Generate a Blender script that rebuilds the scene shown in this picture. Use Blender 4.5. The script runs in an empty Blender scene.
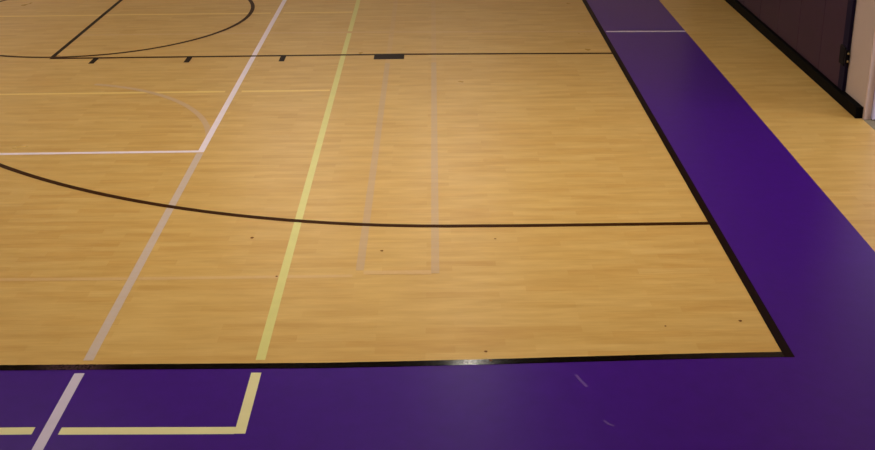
import bpy, bmesh, math, random
from mathutils import Matrix, Vector
random.seed(4)
C = bpy.context.scene.collection
IN = 0.0254
# Court frame in inches: X = distance in from the end line (world -x), Y = distance in from the side line (world +y), origin at the court corner.
def P(X, Y, z=0.0): return Vector((-X*IN, Y*IN, z*IN))

# ------------------------------------------------------------------ materials
def lin(r, g, b):
    f = lambda c: (c/255/12.92) if c/255 <= .04045 else ((c/255+.055)/1.055)**2.4
    return (f(r), f(g), f(b), 1)
def base_mat(name, col, rough=.5, spec=.5):
    m = bpy.data.materials.new(name); m.use_nodes = True
    nt = m.node_tree; b = nt.nodes['Principled BSDF']
    b.inputs['Base Color'].default_value = col
    b.inputs['Roughness'].default_value = rough
    b.inputs['Specular IOR Level'].default_value = spec
    return m, nt, b
def node(nt, t, **kw):
    n = nt.nodes.new(t)
    for k, v in kw.items(): setattr(n, k, v)
    return n
def noise(nt, scale, detail=3, rough=.5, vec=(1,1,1), rot=None):
    tc = node(nt, 'ShaderNodeTexCoord'); mp = node(nt, 'ShaderNodeMapping'); mp.inputs['Scale'].default_value = vec
    n = node(nt, 'ShaderNodeTexNoise'); n.inputs['Scale'].default_value = scale
    n.inputs['Detail'].default_value = detail; n.inputs['Roughness'].default_value = rough
    nt.links.new(tc.outputs['Object'], mp.inputs[0]); nt.links.new(mp.outputs[0], n.inputs['Vector'])
    return n
def ramp(nt, fac, stops):
    r = node(nt, 'ShaderNodeValToRGB'); e = r.color_ramp.elements
    while len(e) < len(stops): e.new(.5)
    for k, (p, c) in enumerate(stops): e[k].position = p; e[k].color = c
    nt.links.new(fac, r.inputs[0]); return r
def mixc(nt, fac, a, b, mode='MIX'):
    m = node(nt, 'ShaderNodeMix', data_type='RGBA', blend_type=mode)
    for s, v in ((0, fac), (6, a), (7, b)):
        if hasattr(v, 'links'): nt.links.new(v, m.inputs[s])
        else: m.inputs[s].default_value = v
    return m.outputs[2]
def bump(nt, b, h, strength, dist=.001):
    n = node(nt, 'ShaderNodeBump'); n.inputs['Strength'].default_value = strength; n.inputs['Distance'].default_value = dist
    nt.links.new(h, n.inputs['Height']); nt.links.new(n.outputs[0], b.inputs['Normal'])

FLOOR_ROUGH, FLOOR_SPEC = .29, .36
def wood_material(name='maple_strip_floor', over=None, amount=0):
    m, nt, b = base_mat(name, (1,1,1,1), FLOOR_ROUGH, FLOOR_SPEC)
    tc = node(nt, 'ShaderNodeTexCoord')
    br = node(nt, 'ShaderNodeTexBrick'); br.offset = .37; br.offset_frequency = 2; br.squash = 1
    br.inputs['Scale'].default_value = 1
    br.inputs['Brick Width'].default_value = 17*IN; br.inputs['Row Height'].default_value = 2.6*IN
    br.inputs['Mortar Size'].default_value = .0002; br.inputs['Mortar Smooth'].default_value = .6
    br.inputs['Color1'].default_value = (0,0,0,1); br.inputs['Color2'].default_value = (1,1,1,1); br.inputs['Mortar'].default_value = (.35,.35,.35,1)
    nt.links.new(tc.outputs['Object'], br.inputs['Vector'])
    strip = ramp(nt, br.outputs['Color'], [(0, lin(*WOOD_A)), (.5, lin(*WOOD_B)), (1, lin(*WOOD_C))])
    grain = noise(nt, 1, 6, .6, (5, 70, 1)); g2 = ramp(nt, grain.outputs[0], [(.3, (.95,.925,.89,1)), (.7, (1.03,1.04,1.05,1))])
    c = mixc(nt, 1.0, strip.outputs[0], g2.outputs[0], 'MULTIPLY')
    wide = noise(nt, 1, 3, .55, (2.4, 15, 1)); w2 = ramp(nt, wide.outputs[0], [(.3, (.90,.855,.79,1)), (.7, (1.06,1.07,1.09,1))])
    c = mixc(nt, 1.0, c, w2.outputs[0], 'MULTIPLY')
    if over:     # a line sanded or worn back until the boards show through it
        w = noise(nt, 30, 4, .7); wr = node(nt, 'ShaderNodeMapRange'); wr.inputs[1].default_value = .3; wr.inputs[2].default_value = .7
        wr.inputs[3].default_value = max(0, amount-.12); wr.inputs[4].default_value = min(1, amount+.12)
        nt.links.new(w.outputs[0], wr.inputs[0]); c = mixc(nt, wr.outputs[0], c, over)
    nt.links.new(c, b.inputs['Base Color'])
    rn = noise(nt, 3, 3, .5); rr = node(nt, 'ShaderNodeMapRange'); rr.inputs[3].default_value = FLOOR_ROUGH-.05; rr.inputs[4].default_value = FLOOR_ROUGH+.08
    nt.links.new(rn.outputs[0], rr.inputs[0]); nt.links.new(rr.outputs[0], b.inputs['Roughness'])
    return m
WOOD_A, WOOD_B, WOOD_C = (202,161,89), (207,169,97), (210,173,102)
def paint(name, col, var=.06, rough=FLOOR_ROUGH, alpha=1.0, spec=FLOOR_SPEC):
    m, nt, b = base_mat(name, col, rough, spec)
    n = noise(nt, 9, 4, .6)
    lo = tuple(c*(1-var) for c in col[:3])+(1,); hi = tuple(min(1, c*(1+var)) for c in col[:3])+(1,)
    r = ramp(nt, n.outputs[0], [(.3, lo), (.7, hi)]); nt.links.new(r.outputs[0], b.inputs['Base Color'])
    if alpha < 1:
        w = noise(nt, 45, 3, .7); wr = node(nt, 'ShaderNodeMapRange'); wr.inputs[1].default_value = .3; wr.inputs[2].default_value = .7
        wr.inputs[3].default_value = max(0, alpha-.12); wr.inputs[4].default_value = min(1, alpha+.12)
        nt.links.new(w.outputs[0], wr.inputs[0]); nt.links.new(wr.outputs[0], b.inputs['Alpha'])
    return m
M = {}
M['wood'] = wood_material()
M['purple'] = paint('purple_border_paint', lin(61, 8, 124), .07)
M['black'] = paint('black_line_paint', lin(24, 9, 4), .2, .45, spec=.08)
M['brown'] = paint('dark_brown_line_paint', lin(58, 30, 5), .15, .45, spec=.06)
M['yellow'] = paint('pale_yellow_line_paint', lin(214, 207, 128), .03)
M['yellow_border'] = paint('paler_yellow_border_paint', lin(228, 219, 164), .03)
M['thin_yellow'] = wood_material('thin_yellow_line_paint', lin(232, 200, 118), .9)
M['white'] = paint('pinkish_white_line_paint', lin(236, 222, 232), .03)
M['white_old'] = wood_material('worn_white_line_paint', lin(200, 184, 176), .8)
M['white_dull'] = paint('dull_white_line_paint', lin(208, 196, 214), .03)
M['faded'] = wood_material('faded_grey_line_paint', lin(198, 168, 138), .7)
M['faded_soft'] = wood_material('soft_grey_line_paint', lin(186, 160, 134), .55)
M['trace'] = wood_material('trace_line_paint', lin(200, 166, 132), .25)
M['ghost'] = wood_material('ghost_line_paint', lin(214, 178, 134), .42)
M['scuff'] = paint('dark_scuff', lin(118, 76, 38), .2, .6, spec=.1)
M['scratch'] = paint('pale_scratch', lin(86, 46, 134), .1, .5)
def sideline_material():
    # glossy black line, crinkled surface, rubbed thin by the old white line's crossing
    m, nt, b = base_mat('glossy_black_side_line', lin(10, 5, 4), .07, .5)
    n = noise(nt, 110, 2, .6); bump(nt, b, n.outputs[0], .12, .001)
    g = noise(nt, 85, 2, .7); gr = node(nt, 'ShaderNodeMapRange'); gr.inputs[1].default_value = .50; gr.inputs[2].default_value = .60; gr.inputs[3].default_value = .17; gr.inputs[4].default_value = .07
    nt.links.new(g.outputs[0], gr.inputs[0]); nt.links.new(gr.outputs[0], b.inputs['Roughness'])
    geo = node(nt, 'ShaderNodeTexCoord'); sx = node(nt, 'ShaderNodeSeparateXYZ'); nt.links.new(geo.outputs['Object'], sx.inputs[0])
    mr = node(nt, 'ShaderNodeMath', operation='ADD'); mr.inputs[1].default_value = 147*IN
    nt.links.new(sx.outputs[0], mr.inputs[0])
    ab = node(nt, 'ShaderNodeMath', operation='ABSOLUTE'); nt.links.new(mr.outputs[0], ab.inputs[0])
    near = node(nt, 'ShaderNodeMapRange'); near.inputs[1].default_value = .10; near.inputs[2].default_value = .24; near.inputs[3].default_value = 1; near.inputs[4].default_value = 0
    nt.links.new(ab.outputs[0], near.inputs[0])
    w = noise(nt, 55, 4, .7); th = ramp(nt, w.outputs[0], [(.40, (0,0,0,1)), (.52, (1,1,1,1))])
    mu = node(nt, 'ShaderNodeMath', operation='MULTIPLY'); nt.links.new(near.outputs[0], mu.inputs[0]); nt.links.new(th.outputs[0], mu.inputs[1])
    c = mixc(nt, mu.outputs[0], lin(10, 5, 4), lin(66, 46, 50)); nt.links.new(c, b.inputs['Base Color'])
    return m
M['side'] = sideline_material()
def plain(name, col, rough, var=.05, scale=6, bmp=0, spec=.5):
    m, nt, b = base_mat(name, col, rough, spec)
    n = noise(nt, scale, 4, .6)
    lo = tuple(c*(1-var) for c in col[:3])+(1,); hi = tuple(min(1, c*(1+var)) for c in col[:3])+(1,)
    r = ramp(nt, n.outputs[0], [(.3, lo), (.7, hi)]); nt.links.new(r.outputs[0], b.inputs['Base Color'])
    if bmp:
        n2 = noise(nt, scale*30, 3, .6); bump(nt, b, n2.outputs[0], bmp)
    return m
M['mat'] = plain('dark_purple_vinyl', lin(54, 26, 48), .6, .08, 5, .1, .3)
M['mat_edge'] = plain('navy_vinyl_edge', lin(22, 14, 40), .7, .08, spec=.12)
M['clip'] = plain('black_plastic', lin(10, 8, 14), .6, spec=.1)
M['brass'] = plain('worn_brass', lin(170, 145, 100), .35); M['brass'].node_tree.nodes['Principled BSDF'].inputs['Metallic'].default_value = .8
M['base'] = plain('black_rubber', lin(4, 3, 3), .7, .1, spec=.06)
M['wall'] = plain('beige_wall_paint', lin(182, 162, 150), .6, .03, 3, .1)
M['far'] = plain('pale_block_paint', lin(222, 208, 196), .6, .03, 2, .1)
M['ceiling'] = plain('ceiling_paint', lin(70, 64, 58), .8, .03, 2)
M['frame'] = plain('pinkish_door_frame_paint', lin(206, 184, 176), .45, .02)
M['door'] = plain('lavender_grey_door_paint', lin(206, 198, 230), .45, .02)
M['grey'] = plain('grey_mat_floor', lin(132, 120, 98), .7, .08, 20, .2)

# ------------------------------------------------------------------ mesh helpers
def link(name, bm, mat, parent=None, bevel=0):
    bmesh.ops.recalc_face_normals(bm, faces=bm.faces)
    me = bpy.data.meshes.new(name); bm.to_mesh(me); bm.free()
    o = bpy.data.objects.new(name, me); C.objects.link(o)
    if mat: me.materials.append(mat)
    if parent: o.parent = parent
    if bevel:
        md = o.modifiers.new('bevel', 'BEVEL'); md.width = bevel; md.segments = 3; md.limit_method = 'ANGLE'
        for p in me.polygons: p.use_smooth = False
    return o
def box_bm(x0, x1, y0, y1, z0, z1, bm=None):    # court inches
    bm = bm or bmesh.new()
    a, b = P(x0, y0, z0), P(x1, y1, z1)
    vs = [bm.verts.new((x, y, z)) for x in (a.x, b.x) for y in (a.y, b.y) for z in (a.z, b.z)]
    for f in ((0,1,3,2),(4,6,7,5),(0,4,5,1),(2,3,7,6),(0,2,6,4),(1,5,7,3)): bm.faces.new([vs[i] for i in f])
    return bm
def slab(left, right, z, bm=None, t=.012):       # thin painted film between two polylines (court inches)
    bm = bm or bmesh.new()
    n = len(left); rows = []
    for (a, b) in zip(left, right):
        rows.append([bm.verts.new(P(a[0], a[1], z)), bm.verts.new(P(b[0], b[1], z)), bm.verts.new(P(b[0], b[1], z-t)), bm.verts.new(P(a[0], a[1], z-t))])
    for r, s in zip(rows, rows[1:]):
        for k in range(4): bm.faces.new([r[k], r[(k+1) % 4], s[(k+1) % 4], s[k]])
    bm.faces.new(rows[0]); bm.faces.new(rows[-1][::-1])
    return bm
def strip(pts, w, z, bm=None):
    L, R = [], []
    for i, p in enumerate(pts):
        a = Vector(pts[max(0, i-1)]); b = Vector(pts[min(len(pts)-1, i+1)]); d = (b-a).normalized(); n = Vector((-d.y, d.x))*w/2
        L.append((p[0]+n.x, p[1]+n.y)); R.append((p[0]-n.x, p[1]-n.y))
    return slab(L, R, z, bm)
def arc(cx, cy, r, a0, a1, n=72): return [(cx+r*math.cos(math.radians(a0+(a1-a0)*i/n)), cy+r*math.sin(math.radians(a0+(a1-a0)*i/n))) for i in range(n+1)]
def blot(cx, cy, r, z, seed, e=1.0):
    rnd = random.Random(seed); bm = bmesh.new(); n = 14
    ps = [(cx+r*e*math.cos(t)*k, cy+r*math.sin(t)*k) for t, k in ((2*math.pi*i/n, rnd.uniform(.75, 1.15)) for i in range(n))]
    top = [bm.verts.new(P(x, y, z)) for x, y in ps]; bot = [bm.verts.new(P(x, y, z-.012)) for x, y in ps]
    bm.faces.new(top); bm.faces.new(bot[::-1])
    for i in range(n): bm.faces.new((top[i], bot[i], bot[(i+1) % n], top[(i+1) % n]))
    return bm

# ------------------------------------------------------------------ floor and its markings
floor = link('floor', box_bm(-70.4, 760, -250, 720, -2, 0), M['wood'])
floor['kind'] = 'structure'; floor['label'] = 'varnished maple strip gym floor painted with court lines'
def mark(name, bm, mat, label):
    o = link(name, bm, mat, floor); o['label'] = label; return o
Z1, Z2, Z3, Z4, Z5 = .016, .03, .044, .058, .072
SIDE = [(0, 1.3), (12, 1.2), (22, 1.0), (38, .6), (60, -.05), (80, -.45), (96, -.65), (112, -.5), (130, -.3), (145, -.15), (162, 0), (200, 0), (758, 0)]
# purple run-off border, an L round the court corner
def ell(x_in, x_out, y_in, y_out, z):
    bm = bmesh.new()
    ps = [(x_in, 718), (x_out, 718), (x_out, y_out), (758, y_out)]+[(x, y+y_in) for x, y in SIDE[::-1]]+[(x_in, SIDE[0][1]+y_in)]
    top = [bm.verts.new(P(x, y, z)) for x, y in ps]; bot = [bm.verts.new(P(x, y, z-.012)) for x, y in ps]
    bm.faces.new(top); bm.faces.new(bot[::-1])
    n = len(ps)
    for i in range(n): bm.faces.new((top[i], bot[i], bot[(i+1) % n], top[(i+1) % n]))
    return bm
mark('painted_border', ell(-1.9, -37, -.9, -60, Z1), M['purple'], 'wide purple painted border around the court')
mark('end_line', strip([(-1.05, 600), (-1.05, -.75)], 2.1, Z5), M['black'], 'black end line beside the purple border')
mark('side_line', slab(SIDE, [(x, y-2) for x, y in SIDE], Z5), M['side'], 'glossy black side line, rubbed thin at left')
cy = 300.0
tp = [(0, 64), (30, 64), (50, 64)]+arc(63, cy, 235.8, -90, 90, 120)+[(50, 536), (0, 536)]
mark('three_point_line', strip(tp, 1.8, Z4), M['brown'], 'dark brown curved three-point line')
for y, d in ((227.1, -2.4), (372.9, 2.4)):
    mark('lane_line', strip([(0, y+d), (45, y+d*.45), (86, y), (228, y)], 1.8, Z4), M['brown'], 'thin dark line along the side of the key')
mark('free_throw_line', strip([(227.6, 228), (226.6, 372)], 1.8, Z4), M['black'], 'black free throw line running away from the camera')
def ftr(a):      # hand-laid circle, a little flat on its far outer side
    h = max(0, 1-abs(a-25)/75); return 71.2-5.6*(h*h*(3-2*h))-(1.0*max(0, 1-abs(a-180)/60))
ftc = [(228.2+ftr(a)*math.cos(math.radians(a)), cy+ftr(a)*math.sin(math.radians(a))) for a in range(-90, 271, 3)]
mark('free_throw_circle', strip(ftc, 1.8, Z4-.004), M['brown'], 'thin dark brown free throw circle')
for s, e in ((220.2, 227.9), (372.2, 379.8)):
    mark('lane_block', slab([(84, s), (84, e)], [(96.2, s), (96.2, e)], Z5), M['black'], 'black rectangular block against the lane line')
    for x in (132, 170, 208): mark('lane_space_mark', slab([(x-.1, s-1.2 if s < 300 else s), (x-.1, e)], [(x+2.1, s-1.2 if s < 300 else s), (x+2.1, e)], Z5), M['black'], 'short black tick on the lane line')
# volleyball / multi-sport lines
mark('white_court_line', strip([(145.2, 120.1), (145.2, 479)], 2, Z3), M['white'], 'pinkish white line running away from its corner')
mark('white_cross_line', strip([(144.6, 120.9), (758, 119.6)], 1.7, Z3-.005), M['white'], 'narrow white line crossing the floor at left')
mark('worn_white_line', strip([(144.6, 1.4), (145.2, 119.3)], 2.1, Z2), M['white_old'], 'worn greyish white line below the white corner')
mark('white_line_on_border', strip([(144.9, -3.4), (144.9, -60)], 2.1, Z3), M['white_dull'], 'dull white line crossing the purple border')
mark('yellow_court_line', strip([(108.6, .7), (108.8, 261)], 2, Z3), M['yellow'], 'pale yellow line running away across the wood')
mark('yellow_court_line', strip([(108.8, 264), (108.8, 600)], 2, Z3), M['yellow'], 'far end of the pale yellow line')
mark('yellow_line_on_border', strip([(108.7, -4), (108.7, -24.3)], 2.1, Z3), M['yellow_border'], 'pale yellow line on the purple border ending in a corner')
mark('yellow_cross_line', strip([(109.7, -23.3), (142.6, -22.8)], 2.2, Z3), M['yellow_border'], 'pale yellow line along the purple border')
mark('yellow_cross_line', strip([(147.6, -22.6), (758, -22.6)], 2.2, Z3), M['yellow_border'], 'pale yellow line left of the dull white line')
for y0, y1 in ((181, 180.2), (299, 298)):
    mark('thin_yellow_line', strip([(110.2, y0), (142.5, y0)], 1.9, Z2), M['thin_yellow'], 'thin yellow line between the yellow and white lines')
    mark('thin_yellow_line', strip([(148.5, y0), (758, y1)], 1.9, Z2), M['thin_yellow'], 'thin yellow line left of the white line')
mark('ghost_cross_line', strip([(230, 263.2), (108, 262.5), (-1, 258.6)], 2, Z2-.004), M['ghost'], 'very faint pale line across the wood')
mark('short_white_line', strip([(-2.8, 258.4), (-37, 257.4)], 1.9, Z3), M['white_dull'], 'short white line across the purple border')
mark('faded_grey_line', strip([(90.4, 40), (90.4, 215)], 2, Z2), M['faded_soft'], 'faded grey line beside the yellow line')
mark('faded_grey_line', strip([(72.1, 38), (72.1, 215)], 2, Z2), M['faded_soft'], 'faded grey line furthest from the yellow line')
for x in (90.4, 72.1): mark('faded_grey_line', strip([(x, 215.2), (x, 330)], 2, Z2), M['trace'], 'barely visible far end of a faded grey line')
mark('faded_grey_line', strip([(73, 38.6), (89.4, 38.8)], 2, Z2), M['ghost'], 'faded grey crosswise end of the two grey lines')
mark('faded_grey_line', strip([(92, 37.2), (147, 37.2), (200, 37.8)], 1.4, Z2-.004), M['ghost'], 'very faint grey line crossing the yellow line')
mark('faded_arc', strip([(217-72.8*math.cos(math.radians(a)), 121+72.8*math.sin(math.radians(a))) for a in range(10, 78, 2)], 2, Z2+.005), M['faded'], 'faded grey arc meeting the white line')
for i, (x, y, r) in enumerate(((61.6, 2.9, .35), (5.2, 14, .4), (85.5, 50.3, .4), (119.4, 58.7, .5), (56.7, 56.3, .3), (110.2, 37.4, .3), (60.7, -.6, .3), (22, 12.2, .25))):
    mark('scuff_mark', blot(x, y, r, Z5+.01, i), M['scuff'], 'small dark scuff dot')
mark('scratch', strip([(43.9, -6.2), (43.1, -8.5), (42.2, -10.5)], .65, Z3), M['scratch'], 'pale scratch on the purple border')
mark('scratch', strip([(40.6, -21.6), (39.8, -22.8), (38.9, -23.4)], .5, Z3), M['scratch'], 'pale short scratch on the purple border')

# ------------------------------------------------------------------ right wall, mats, base, doorway
def structure(name, bm, mat, label=None, bevel=0):
    o = link(name, bm, mat, None, bevel); o['kind'] = 'structure'
    if label: o['label'] = label
    return o
WX, WE = -70.6, 143.4          # wall face, wall end at the doorway
structure('wall_right', box_bm(WX, -80, WE, 720, -2, 264), M['wall'], 'beige wall beside the court')
structure('wall_near', box_bm(WX, -80, -250, 56, -2, 264), M['wall'])
structure('wall_lintel', box_bm(WX, -80, 56.05, WE-.05, 90, 264), M['wall'])
bb = structure('baseboard_right', box_bm(-68.2, WX, WE+.2, 720, 0.02, 4), M['base'], 'black rubber baseboard under the wall mats', .004)
structure('floor_alcove', box_bm(-70.42, -150, 56, 200, -2, -.02), M['grey'], 'grey floor of the doorway recess')
structure('wall_alcove', box_bm(-80.1, -150, WE+2, WE+8, -2, 100), M['wall'])
structure('wall_alcove', box_bm(-80.1, -150, 48, 55.9, -2, 100), M['wall'])
structure('wall_alcove', box_bm(-150.1, -156, 48, 152, -2, 100), M['wall'])
fr = structure('door_1', box_bm(-73.0, -109, WE-1.9, WE-.3, .3, 84), M['door'], 'pale lavender door in the recess', .004)
link('door_frame', box_bm(WX-.0, -72.95, WE-.9, WE-.05, .0, 89), M['frame'], fr, .004)
kn = bmesh.new(); bmesh.ops.create_uvsphere(kn, u_segments=20, v_segments=12, radius=1.1*IN); bmesh.ops.translate(kn, verts=kn.verts, vec=P(-104, WE-4.4, 38))
bmesh.ops.create_cone(kn, cap_ends=True, segments=16, radius1=.5*IN, radius2=.5*IN, depth=2.4*IN, matrix=Matrix.Translation(P(-104, WE-3, 38))@Matrix.Rotation(math.pi/2, 4, 'X'))
link('door_handle', kn, M['brass'], fr)

def wall_mat(y0, y1, n):
    t = bpy.data.objects.new('wall_mat', None); C.objects.link(t); t.location = P(WX, (y0+y1)/2, 4.1)
    bpy.context.view_layer.update()
    inv = Matrix.Translation(-Vector(t.location))
    def put(nm, bm, mat, bevel=0):
        bmesh.ops.transform(bm, matrix=inv, verts=bm.verts); return link(nm, bm, mat, t, bevel)
    bm = box_bm(-69.5, WX+.02, y0+(4.45 if n == 0 else .06), y1-.06, 4.1, 100)
    put('padded_panel', bm, M['mat'], .006)
    return t, put
words = ['', 'second', 'third', 'fourth', 'fifth', 'sixth', 'seventh', 'eighth', 'ninth']
y = 160.4; k = 0
while y < 385 and k < 9:
    t, put = wall_mat(y, y+25, k)
    if k == 0:
        t['label'] = 'dark purple wall mat at the doorway end, with small black clip'
        put('side_flap', box_bm(-69.35, WX+.1, y-.15, y+4.4, 4.2, 100), M['mat_edge'], .002)
        c = put('clip', box_bm(-68.9, -69.6, y+.6, y+5.2, 13, 19.6), M['clip'], .006)
        put('clip_tab', box_bm(-69.0, -70.3, y-.6, y+.7, 14, 19), M['clip'], .004)
        for z in (15, 17.8):
            s = bmesh.new(); bmesh.ops.create_uvsphere(s, u_segments=16, v_segments=10, radius=.42*IN); bmesh.ops.translate(s, verts=s.verts, vec=P(-69.8, y-.75, z)); put('screw', s, M['brass'])
    else: t['label'] = f'{words[k]} dark purple wall mat counted from the doorway'
    t['category'] = 'wall mat'; t['group'] = 'dark purple wall mats along the right wall'
    y += 25; k += 1

structure('wall_far', box_bm(-80, 760, 720.1, 730, -2, 264), M['far'])
structure('wall_left', box_bm(760.1, 770, -260, 730, -2, 264), M['far'])
structure('wall_back', box_bm(-80, 760, -260, -250.1, -2, 264), M['far'])
structure('ceiling', box_bm(-80, 770, -260, 730, 264.1, 272), M['ceiling'])

# ------------------------------------------------------------------ light
def lamp(X, Y, z, size, power, col, shape='DISK', rot=(0,0,0), spread=math.pi):
    L = bpy.data.lights.new('unseen_lamp', 'AREA'); L.shape = shape; L.energy = power; L.color = col; L.spread = spread
    if shape == 'RECTANGLE': L.size, L.size_y = size
    else: L.size = size
    o = bpy.data.objects.new('unseen_lamp', L); C.objects.link(o); o.location = P(X, Y, z); o.rotation_euler = rot
    return o
WARM = (1.0, .91, .80)
for X, Y, w in ((52, 400, 14), (72, 80, 190), (60, 650, 62), (190, 650, 66), (240, 170, 52), (670, 560, 850), (500, 30, 60)):  # weakest lamp gives the side-line highlight; others are unseen fill, added for floor brightness
    lamp(X, Y, 255, .3 if w <= 20 else 2.6 if Y > 600 else .7, w, WARM, spread=math.radians(145) if Y < 200 and X < 300 else math.pi)
# unseen light added at the back of the recess as daylight; no glazing built
o = lamp(-148, 100, 50, (1.9, 1.1), 50, (.92, .93, 1.0), 'RECTANGLE', (0, math.pi/2, 0))
W = bpy.data.worlds.new('gym_air'); bpy.context.scene.world = W; W.use_nodes = True
W.node_tree.nodes['Background'].inputs[0].default_value = (.9, .8, .7, 1); W.node_tree.nodes['Background'].inputs[1].default_value = .05

# ------------------------------------------------------------------ camera (3.1 m up, looking down over the corner)
F, YAW, PITCH, ROLL = 1073.345, .00124, .34586, -.01194
fw = Vector((math.sin(YAW)*math.cos(PITCH), math.cos(YAW)*math.cos(PITCH), -math.sin(PITCH)))
r = Vector((math.cos(YAW), -math.sin(YAW), 0)); u = r.cross(fw)
r2 = math.cos(ROLL)*r+math.sin(ROLL)*u; u2 = -math.sin(ROLL)*r+math.cos(ROLL)*u
cam = bpy.data.cameras.new('camera'); co = bpy.data.objects.new('camera', cam); C.objects.link(co)
co.matrix_world = Matrix.Translation(Vector((-71.4253, -192.6064, 121.7976))*IN) @ Matrix((r2, u2, -fw)).transposed().to_4x4()
cam.sensor_fit = 'HORIZONTAL'; cam.sensor_width = 36; cam.lens = F*36/875; cam.shift_y = -103/875; cam.clip_start = .05; cam.clip_end = 200
sc = bpy.context.scene; sc.camera = co
sc.view_settings.view_transform = 'Standard'; sc.view_settings.look = 'None'; sc.view_settings.gamma = 1; sc.view_settings.exposure = .12
sc.view_settings.use_curve_mapping = False
sc.cycles.max_bounces = 8; sc.cycles.use_denoising = True
